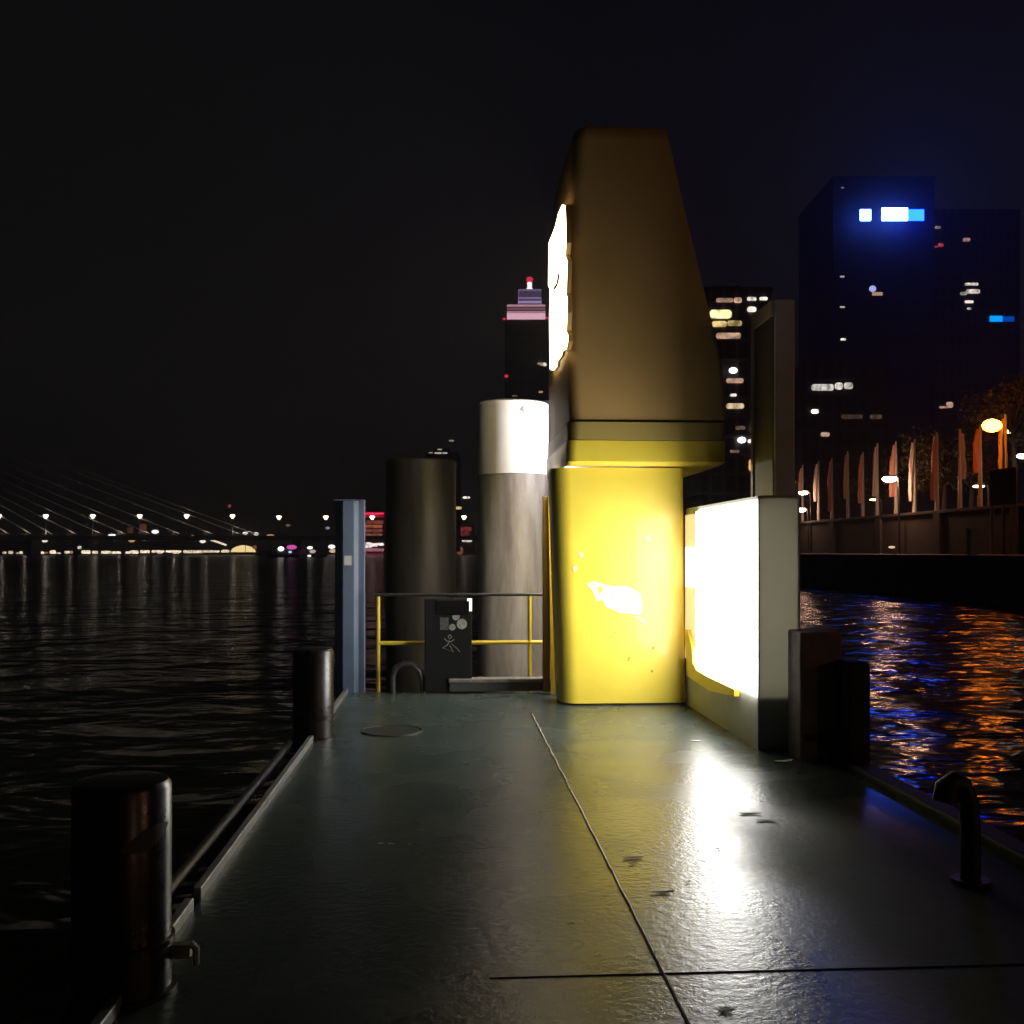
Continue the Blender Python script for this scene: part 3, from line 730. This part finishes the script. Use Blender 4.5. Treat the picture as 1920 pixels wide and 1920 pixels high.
def building(px0, px1, ytop, D, depth, label, cat, base, m, name='tower_block', wins=(), floors=True, group=None, ledge=.35):
    pc = (px0 + px1) / 2; w_ = (px1 - px0) / F * D
    q = at(pc, HZ, D); H = 1.6 + (HZ - ytop) / F * D - base
    t = thing(name, label, cat, (q.x, q.y, base), group, rz=-TH)
    mb = MB().box(-w_ / 2, w_ / 2, 0, depth, -.5, H)
    if floors:
        z = 3.4
        while z < H - .5:
            mb.box(-w_ / 2 - ledge, w_ / 2 + ledge, -ledge, depth + ledge, z - .12, z + .12); z += 3.4
    mb.build('wall', m, t, local=True)
    MB().box(-w_ / 2 - .2, w_ / 2 + .2, -.2, depth + .2, H + .002, H + .9).build('parapet', m, t, local=True)
    MB().box(-w_ / 4, w_ / 5, depth * .3, depth * .7, H + .002, H + 3.2).build('plant_room', m, t, local=True)
    for (a, b, c, d, col, s) in wins:
        x0 = (a - pc) / F * D; x1 = (c - pc) / F * D
        z0 = 1.6 + (HZ - d) / F * D - base; z1 = 1.6 + (HZ - b) / F * D - base
        rr = .38 * min(x1 - x0, z1 - z0)
        MB().plate([(x, -ledge - .02, z) for x, z in rrect(x0, x1, z0, z1, rr, rr, rr, 3)], (0, -.1, 0)).build('lit_window', glow(col, s, uneven=True), t, local=True)
    return t
PE = (1, .62, .42); WW = (1, .9, .75); GO = (1, .72, .28); BW = (.6, .7, 1); RD = (1, .08, .12); OG = (1, .5, .18)
FA = facade_mat('apartment_facade', (.10, .085, .08), (.03, .03, .035))
FB = facade_mat('dark_tower_facade', (.05, .05, .052), (.02, .022, .028))
FC = facade_mat('far_tower_facade', (.07, .06, .055), (.03, .028, .03))
apt = building(1318, 1446, 548, 180, 26, 'apartment block with warm lit floors between the kiosk tower and the pylon', 'apartment block', UZ, FA, 'apartment_block', wins=[
    (1342, 560, 1374, 568, PE, .35), (1375, 559, 1390, 569, PE, .7), (1330, 582, 1371, 598, (1, .85, .4), 1.6), (1334, 603, 1362, 614, GO, .9), (1363, 602, 1390, 612, GO, .6),
    (1342, 625, 1388, 636, PE, .6), (1400, 558, 1417, 565, WW, 1.3), (1423, 558, 1438, 564, WW, 1.2), (1400, 576, 1417, 586, WW, 1.1),
    (1361, 710, 1393, 719, PE, .5), (1368, 739, 1380, 744, WW, 1.2), (1361, 757, 1394, 767, (1, .75, .45), .75),
    (1407, 800, 1420, 808, WW, 1.3), (1401, 824, 1416, 831, WW, 1.2), (1378, 799, 1396, 806, PE, .12), (1368, 844, 1385, 849, PE, .25), (1403, 861, 1417, 884, OG, 1.0)])
for px, py in ((1373, 696), (1389, 826)):
    MB().ball(((px - 1382) / F * 180, -.75, 1.6 + (HZ - py) / F * 180 - UZ), .72, (1.1, .4, .8)).build('balcony_lamp', glow((1, .97, .95), 2.5), apt, smooth=True, local=True)
s1 = building(1562, 1752, 338, 250, 30, 'dark high-rise carrying a glowing blue sign near its top', 'office tower', UZ, mat('smooth_dark_cladding', (.009, .009, .011), .8, spec=.05), 'office_tower', floors=False, wins=[
    (1574, 518, 1582, 521, WW, .5), (1574, 575, 1583, 578, WW, .5), (1575, 635, 1585, 639, WW, 1.2), (1576, 352, 1581, 354, WW, .4)])
def on_b(t, px, pc, py, D, base): return ((px - pc) / F * D, 1.6 + (HZ - py) / F * D - base)
def b_rect(t, pc, D, base, a, b, c, d, m, name, y0=-.7, y1=-.45, bevel=0):
    x0, z1 = on_b(t, a, pc, b, D, base); x1, z0 = on_b(t, c, pc, d, D, base)
    MB().box(x0, x1, y0, y1, z0, z1).build(name, m, t, local=True, bevel=bevel)
BL1 = mat('blue_sign_white', (.02, .02, .05), .4, emit=(.05, .14, 1), strength=100)
BL2 = mat('blue_sign_cyan', (.02, .02, .05), .4, emit=(.001, .010, 1), strength=75)
b_rect(s1, 1657, 250, UZ, 1602, 403, 1622, 424, BL1, 'sign_segment', -4.2, -3.9, bevel=.5)
b_rect(s1, 1657, 250, UZ, 1642, 400, 1690, 424, BL1, 'sign_segment', -4.2, -3.9, bevel=.3)
b_rect(s1, 1657, 250, UZ, 1691, 403, 1720, 424, BL2, 'sign_segment', -4.2, -3.9, bevel=.5)
MB().ball((on_b(0, 1634, 1657, 543, 250, UZ)[0], -.8, on_b(0, 0, 0, 543, 250, UZ)[1]), .9, (1, .3, .9)).build('facade_lamp', glow((.45, .5, 1), 1.0), s1, smooth=True, local=True)
b_rect(s1, 1657, 250, UZ, 1634, 549, 1653, 555, glow(PE, .45), 'lit_window')
s2 = building(1735, 1912, 398, 300, 35, 'dark high-rise right of the blue-sign tower with scattered lit windows', 'office tower', UZ, FB, 'office_tower', wins=[
    (1726, 521, 1734, 526, WW, 1.2), (1725, 553, 1731, 557, WW, .5), (1723, 568, 1730, 571, WW, .5), (1808, 531, 1833, 536, WW, 1.1), (1810, 543, 1836, 551, WW, .9), (1799, 548, 1812, 554, WW, .4),
    (1808, 564, 1824, 569, WW, 1.1), (1812, 577, 1820, 581, WW, .6), (1752, 425, 1762, 430, WW, .3), (1744, 462, 1758, 465, RD, .5), (1758, 457, 1768, 463, RD, .6), (1804, 447, 1818, 454, (1, .5, .5), .35),
    (1719, 674, 1726, 677, WW, .4), (1734, 671, 1750, 675, WW, .35), (1732, 685, 1741, 687, WW, .3), (1760, 762, 1775, 766, PE, .5), (1773, 754, 1786, 765, PE, .55)])
b_rect(s2, 1823.5, 300, UZ, 1854, 593, 1878, 604, glow((.0, .28, 1), 1.6), 'blue_light_strip', bevel=.4)
b_rect(s2, 1823.5, 300, UZ, 1878, 594, 1900, 604, glow((.0, .10, .7), .6), 'blue_light_strip', bevel=.4)
building(1505, 1665, 690, 200, 20, 'lower dark office block with a long white lit window band', 'office block', UZ, FB, 'office_block', wins=[
    (1520, 721, 1562, 733, (1, .95, .85), .8), (1564, 718, 1579, 731, (1, .95, .85), 1.0), (1581, 718, 1598, 730, (1, .95, .85), .7), (1520, 768, 1534, 776, WW, 2.0), (1538, 811, 1554, 819, PE, .5),
    (1576, 778, 1616, 786, PE, .05), (1630, 778, 1652, 786, PE, .07)])
building(1668, 1735, 620, 330, 30, 'slim plain tower between the two high-rises', 'office tower', UZ, FB, 'office_tower', wins=[(1690, 700, 1700, 704, WW, .06)])

# tall tower behind the piles with a floodlit stepped crown
D = 500; pc = 987; base = 2.0
tw = building(947, 1028, 598, D, 20, 'tall tower with a pink and violet floodlit stepped crown behind the piles', 'skyscraper', base, FC, 'skyscraper', wins=[
    (1008, 680, 1024, 684, PE, .5), (1012, 683, 1018, 686, PE, .5), (1018, 680, 1025, 687, WW, 1.3), (1010, 733, 1018, 737, PE, .5), (960, 741, 970, 744, WW, .15)], ledge=.25)
def bandset(a, c, ys_, cols, y0, y1):
    for (b, d), (col, s) in zip(ys_, cols):
        x0, z1 = on_b(tw, a, pc, b, D, base); x1, z0 = on_b(tw, c, pc, d, D, base)
        MB().box(x0, x1, y0, y1, z0, z1).build('lit_crown_band', glow(col, s), tw, local=True)  # floodlighting on the crown put in as the bands' own glow
PK = (1, .55, .68); VI = (.55, .38, .75)
bandset(950, 1022, [(572, 575), (579, 581), (584, 587), (588, 599)], [(PK, .55), (PK, .22), (PK, .45), (PK, .95)], -1, 19)
bandset(950, 1022, [(575.2, 578.8), (581.2, 583.8), (587.1, 587.9)], [((.4, .12, .2), .35), ((.3, .08, .15), .2), (PK, .2)], -.5, 18)
bandset(971, 1015, [(540, 543), (555, 558), (562, 566)], [(VI, .32), (VI, .45), (VI, .7)], 2, 14)
bandset(972, 1014, [(543.2, 554.8), (558.2, 561.8), (566.2, 571.8)], [(VI, .12), (VI, .12), (VI, .15)], 2.5, 13.5)
mb = MB(); z0 = on_b(0, 0, 0, 540, D, base)[1]; z1 = on_b(0, 0, 0, 522, D, base)[1]; x_ = on_b(0, 993, pc, 0, D, base)[0]
mb.tube([(x_, 8, z0), (x_, 8, z0 + 2), (x_, 8, (z0 + z1) / 2), (x_, 8, z1)], [1.2, 1.5, 1.1, 1.2], 10).build('lit_spire', glow((1, .9, .93), 1.6), tw, smooth=True, local=True)
for px, py, r in ((993, 516, 1.8), (945, 599, .8), (1026, 597, .8), (949, 706, 1.0)):
    x_, z_ = on_b(0, px, pc, py, D, base)
    MB().ball((x_, 8 if py < 550 else -1.2, z_), r, (1, 1, .8)).build('aviation_light', glow((1, .03, .10), .9), tw, smooth=True, local=True)
building(798, 858, 852, 430, 25, 'far dark block with a few roof lights above the short pile', 'office block', 2.0, FC, 'office_block', wins=[
    (804, 848, 811, 850, WW, .4), (815, 848, 829, 851, WW, .8), (830, 848, 839, 851, WW, .8), (820, 842, 829, 844, WW, .5), (842, 825, 851, 828, WW, .6), (851, 873, 856, 875, WW, .3), (868, 931, 881, 935, WW, 1.5), (851, 950, 866, 955, (1, .75, .3), 1.0)])

# ================================================================== FAR SHORE AND BRIDGE
struct(MB().box(-2600, 180, 790, 4000, WATER, -.15).build('far_bank', mat('far_bank_ground', (.03, .03, .03), .9)))
BD = 700.0; bz0 = 1.6 + (HZ - 1004) / F * BD; 
def bp(px, z, dd=0.0):
    v_ = at(px, HZ, BD + dd); return (v_.x, v_.y, z)
br = thing('cable_stayed_bridge', 'long cable-stayed bridge over the river with pale stays', 'bridge', bp(300, WATER))
BRM = mat('bridge_steel', (.20, .20, .20), .5)
PXL, PXR = -760, 1250
a = Vector(bp(PXL, bz0 - 1.6, 10)); b = Vector(bp(PXR, bz0 - 1.6, 10))
MB().bar(a, b, 26, 3.0).build('deck_girder', mat('bridge_girder', (.035, .033, .032), .6), br)
MB().bar(Vector(bp(PXL, bz0 + .95, -3)), Vector(bp(PXR, bz0 + .95, -3)), .25, .5).build('railing', BRM, br)
pyl = [bp(-640, 1.6 - 3, 10), bp(-610, 60, 10), bp(-600, 1.6 + (HZ - 585) / F * BD, 10)]
MB().tube(pyl, [5, 3.5, 2], 8).build('pylon', BRM, br, smooth=True)
for px in (-640, 60, 560, 1100):
    MB().bar(Vector(bp(px, WATER - 3, 10)), Vector(bp(px, bz0 - 3.1, 10)), 6, 16).build('pier', mat('bridge_girder', (.05, .05, .05), .6), br)
STAY = mat('stay_white', (.62, .60, .56), .5)
stays = [(18, .62), (60, .6), (99, .572), (145, .50), (193, .46), (237, .44), (285, .42), (340, .40), (401, .39), (453, .378), (482, .37)]
for px, sl in stays:
    top = (-600, 999 - sl * (px + 600))
    zt_ = 1.6 + (HZ - top[1]) / F * BD
    MB().tube([bp(px, bz0 + .6, -1), bp(-600, zt_, 8)], .26, 6).build('stay_cable', STAY, br)
    l = bpy.data.lights.new('stay_floodlight', 'POINT'); l.energy = 420; l.color = (1, .86, .70); l.shadow_soft_size = .3
    lo = bpy.data.objects.new('stay_floodlight', l); C.objects.link(lo); lo.parent = br
    lo.location = Vector(bp(px - 14, bz0 + 2.6, -3.4)) - Vector(br.location)
for i, px in enumerate((-2, 86, 174, 262, 350, 436, 523, 611, 698, 785, 870)):
    q = bp(px, bz0, -2.0)
    t = thing('bridge_lamp', 'white bridge lamp, %s from the left in the row along the bridge deck' % fnames[i].replace('rightmost', 'last'), 'street lamp', q, 'lamps in a row along the bridge')
    hh = 1.6 + (HZ - 969) / F * BD - bz0 + (0 if px < 480 else -.8)
    MB().tube([(0, 0, -.3), (0, 0, hh - 1.0)], [.28, .16], 8).build('post', BRM, t, smooth=True, local=True)
    MB().tube([(0, 0, hh - 1.2), (0, 0, hh + .9), (0, 0, hh + 1.5)], [.7, 1.9, 1.3], 12).build('lamp_head', glow((1, .84, .66), 5, True), t, smooth=True, local=True)

def shore(px0, px1, ytop, D, label, wins, name='waterfront_building', cat='building', ex=()):
    return building(px0, px1, ytop, D, 18, label, cat, -.15, FC, name, wins=dim(wins), floors=False, group='low lit buildings along the far shore', ledge=.2)
SW = (1, .84, .60)
def dim(ws): return [(a, b, c, d, col, s_ * .75) for a, b, c, d, col, s_ in ws]
Q = 800
yb = (1031, 1039)
shore(-30, 66, 1022, Q, 'leftmost low waterfront building with a broken row of bright windows', [(5, 1034, 12, 1038, SW, 2), (16, 1033, 25, 1039, SW, 2), (30, 1036, 38, 1039, SW, 2), (36, 1034, 48, 1039, SW, 2.5), (44, 1032, 60, 1039, SW, 3)])
shore(68, 150, 1022, Q, 'low waterfront building with five bright spots below the second bridge lamp', [(71, 1034, 83, 1040, SW, 3), (83, 1035, 90, 1040, OG, .8), (94, 1032, 105, 1039, SW, 3), (104, 1036, 114, 1039, SW, 2), (121, 1033, 131, 1038, SW, 2.5), (132, 1033, 137, 1038, PE, 1), (146, 1024, 153, 1029, WW, 1.8)])
shore(151, 232, 1022, Q, 'low waterfront building with wide white windows left of the shore lights gap', [(153, 1032, 170, 1039, SW, 3), (173, 1033, 184, 1038, SW, 2.5), (187, 1037, 196, 1039, PE, 1), (190, 1033, 208, 1038, SW, 3), (209, 1034, 227, 1039, SW, 3)])
shore(233, 342, 1022, Q, 'long low waterfront building with a nearly unbroken bright window band', [(235, 1034, 246, 1038, SW, 2.5), (244, 1032, 260, 1040, SW, 3), (263, 1032, 281, 1037, SW, 3), (285, 1032, 308, 1036, SW, 3), (296, 1036, 304, 1039, SW, 2), (311, 1032, 340, 1036, SW, 3), (324, 1036, 336, 1039, SW, 2)])
shore(343, 430, 1024, Q, 'low waterfront building with a continuous golden window band left of the glowing dome', [(344, 1032, 380, 1037, (1, .85, .6), 2.2), (381, 1032, 412, 1036, (1, .85, .6), 2.0), (415, 1031, 430, 1036, SW, 2.2)])
t = thing('glowing_pavilion', 'domed pavilion glowing amber on the far shore', 'pavilion', at(456, 1037, 790)[:2] + (.6,))
rings = []
for f, r in ((0, 1), (.35, .93), (.6, .78), (.8, .55), (.95, .25), (1, .05)):
    rings.append([(9.7 * r * math.cos(a / 20 * 2 * math.pi), 7 * r * math.sin(a / 20 * 2 * math.pi), .5 + 5.4 * f) for a in range(20)])
MB().loft(rings).build('dome', glow((1, .74, .32), 1.6), t, smooth=True, local=True)
MB().tube([(0, 0, -.3), (0, 0, .48)], 10.2, 24).build('base', DARK, t, local=True)
MB().ball((9.8, -5, 4.2), 1.6, (1.2, 1, 1)).build('side_canopy', glow((.8, .3, .12), .35), t, smooth=True, local=True)
# a few separate shore lamps
def shore_lamp(px, py, D, col, s, r, label):
    q = at(px, py, D)
    t = thing('shore_lamp', label, 'lamp', (q.x, q.y, .6), 'single lamps on the far shore')
    MB().tube([(0, 0, -.2), (0, 0, q.z - .6)], .2, 6).build('post', DARK, t, local=True)
    MB().ball((0, 0, q.z - .6), r, (1.4, 1, .8)).build('bulb', glow(col, s), t, smooth=True, local=True)
for px, py, col, s, r, lb_ in ((84, 1014, WW, 1.6, 1.6, 'small warm shore lamp under the second bridge lamp'), (210, 1004, (1, 1, 1), 3, 2.0, 'white shore lamp level with the bridge deck'), (247, 1013, OG, 1.0, 1.9, 'amber shore lamp under the bridge left of centre'),
                               (291, 997, (1, .95, .9), 2, 1.8, 'white lamp on the bridge level between two stays'), (270, 1011, PE, .35, 1.5, 'faint peach shore lamp beside the amber one'), (361, 1007, OG, 1.4, 1.8, 'orange shore lamp under the fifth bridge lamp'), (380, 1015, WW, 1.8, 1.7, 'warm shore lamp left of the slanted light strip'),
                               (460, 1000, WW, 1.6, 1.4, 'left of two small lamps at the foot of the last stay'), (480, 1001, WW, 1.6, 1.4, 'right of two small lamps at the foot of the last stay'), (507, 1007, (1, .5, .3), 1.0, 2.8, 'wide peach lamp under the bridge right of the last stay'), (614, 990, BW, .5, 1.3, 'bluish lamp beside the last bridge lamp before the blue post'), (540, 985, PE, .2, 1.2, 'faint lamp right of the seventh bridge lamp')):
    shore_lamp(px, py, 792 if py > 1003 else 716, col, s, r, lb_)
t = thing('gangway', 'lit slanting gangway leading down to the far shore pavilion', 'gangway', at(405, 1015, 785)[:2] + (.6,))
MB().bar(at(387, 1009, 785), at(424, 1022, 785), 1.5, 1.3).build('lit_handrail', glow(SW, 1.6), t)
MB().bar(at(387, 1012, 786), at(424, 1025, 786), 2, .8).build('walkway', DARK, t)
# aviation mast
t = thing('radio_mast', 'thin mast with a red light behind the sixth bridge lamp', 'mast', at(430, 1037, 900)[:2] + (.6,))
q = at(430, 949, 900)
MB().tube([(0, 0, -.3), (0, 0, q.z - .6)], [.6, .25], 6).build('shaft', DARK, t, local=True)
MB().ball((0, 0, q.z - .6), 1.5).build('red_light', glow((1, .05, .15), .6), t, local=True)
# backdrop city blocks, chimneys between stays
building(236, 252, 985, 840, 12, 'narrow reddish lit block behind the stays, left one', 'building', .6, mat('reddish_brick', (.25, .10, .06), .8), 'brick_block', wins=[(238, 988, 250, 1000, (.6, .2, .12), .14)], floors=False)
building(258, 276, 978, 845, 12, 'narrow reddish lit block behind the stays, right one', 'building', .6, mat('reddish_brick', (.25, .10, .06), .8), 'brick_block', wins=[(262, 982, 275, 1000, (.6, .2, .12), .22)], floors=False)
# red lit building(s) right of the blue post
RB_ = building(676, 724, 960, 740, 14, 'red-lit building with a glowing red roof strip right of the blue post', 'building', .6, mat('red_facade', (.2, .05, .04), .7), 'lit_building', floors=False, wins=[
    (676, 961, 720, 965, (1, .02, .10), 2.2), (677, 966, 720, 970, (.8, .01, .06), .6), (680, 976, 719, 982, (.7, .14, .08), .45), (683, 984, 717, 990, (.9, .25, .12), .5), (680, 992, 718, 998, (.7, .16, .12), .4),
    (683, 1000, 717, 1006, (.9, .3, .22), .55), (675, 1017, 698, 1027, (1, .8, .8), 1.8), (694, 1019, 708, 1025, (1, .85, .85), 1.8), (706, 1018, 720, 1023, (1, .9, .9), 2), (676, 1028, 720, 1034, (1, .45, .5), .5), (676, 1037, 718, 1041, (.7, .05, .12), .35)])
building(850, 888, 986, 745, 14, 'red brick building glimpsed between the two nearer piles', 'building', .6, mat('red_facade', (.2, .05, .04), .7), 'lit_building', floors=False, wins=[
    (852, 988, 884, 996, (.6, .09, .08), .4), (852, 997, 880, 1006, (.6, .09, .08), .5), (866, 1009, 885, 1016, (1, .95, .9), 1.6), (857, 1025, 868, 1040, (.8, .25, .12), .35)])
# excursion boats
def boat(px0, px1, D, label, lights):
    pc = (px0 + px1) / 2; L = (px1 - px0) / F * D; q = at(pc, HZ, D)
    t = thing('excursion_boat', label, 'boat', (q.x, q.y, WATER), 'excursion boats under the bridge', rz=-TH)
    rings = []
    for f in (-.5, -.42, -.2, .1, .35, .45, .5):
        wd = 2.4 * (1 - (abs(f) / .52) ** 4) + .15
        rings.append([(f * L, -wd, 1.3), (f * L * .97, -wd * .7, -.3), (f * L * .97, wd * .7, -.3), (f * L, wd, 1.3)])
    MB().loft(rings).build('hull', mat('boat_hull', (.05, .05, .055), .4), t, local=True)
    rings = []
    for i in range(9):
        f = -.44 + .8 * i / 8; hgt = 3.3 * math.sin(math.pi * (i + .6) / 9.2) ** .55 + .2
        rings.append([(f * L, -2, 1.303), (f * L, -1.8, 1.3 + hgt * .8), (f * L, 0, 1.3 + hgt), (f * L, 1.8, 1.3 + hgt * .8), (f * L, 2, 1.303)])
    MB().loft(rings).build('glass_canopy', mat('boat_canopy', (.10, .10, .11), .2), t, smooth=True, local=True)
    for px, py, r, col, s, sc in lights:
        MB().ball(((px - pc) / F * D, -2.4, 1.6 + (HZ - py) / F * D - WATER), r, sc).build('deck_light', glow(col, s), t, smooth=True, local=True)
boat(500, 563, 450, 'dark excursion boat with a white and a magenta light under the bridge', [(529, 1029, 1.15, (1, 1, 1), 3, (1.2, .3, .9)), (549, 1026, 1.3, (.9, .12, .55), .9, (1.8, .3, .8)), (546, 1035, .8, (.5, .75, 1), 1.2, (1, .3, .6))])
boat(556, 612, 460, 'dark excursion boat with two pale lights left of the blue post', [(583, 1027, 1.0, (1, 1, 1), 2, (1.3, .3, .7)), (588, 1034, .9, (.8, .7, .6), .7, (1.6, .3, .9)), (582, 1042, .8, (1, 1, 1), 1.5, (1.1, .3, .6))])
for px, py, col, s, lb_ in ((622, 1025, (1, .95, .95), 2.5, 'white shore lamp tucked against the left side of the blue post'), (624, 1033, (1, .7, .4), 1.0, 'amber shore lamp under the white one beside the blue post')):
    shore_lamp(px, py, 796, col, s, 2.0, lb_)

# ------------------------------------------------------------------ thin haze added to put halos round the city lights
HZM = bpy.data.materials.new('halo_haze'); HZM.use_nodes = True
_n = HZM.node_tree; _n.nodes.remove(_n.nodes['Principled BSDF'])
_v = _n.nodes.new('ShaderNodeVolumePrincipled'); _v.inputs['Color'].default_value = (.9, .92, .95, 1)
_v.inputs['Density'].default_value = .0008; _v.inputs['Anisotropy'].default_value = .0
_n.links.new(_v.outputs[0], _n.nodes['Material Output'].inputs['Volume'])
struct(MB().box(-2800, 2800, -350, 4200, -6, 190).build('haze', HZM), 'stuff')

# ------------------------------------------------------------------ camera and render settings
cd = bpy.data.cameras.new('camera'); co = bpy.data.objects.new('camera', cd); C.objects.link(co)
co.location = CAM; co.rotation_euler = (math.radians(90), 0, -TH)
cd.sensor_width = 36; cd.lens = 36 * F / 1920
cd.shift_y = (HZ - 960) / 1920; cd.clip_start = .05; cd.clip_end = 12000
S.camera = co
S.render.engine = 'CYCLES'
S.render.resolution_x = S.render.resolution_y = 1024
S.view_settings.view_transform = 'Standard'; S.view_settings.look = 'None'
S.view_settings.exposure = 0; S.view_settings.gamma = 1
S.cycles.use_light_tree = True
S.cycles.sample_clamp_indirect = 6
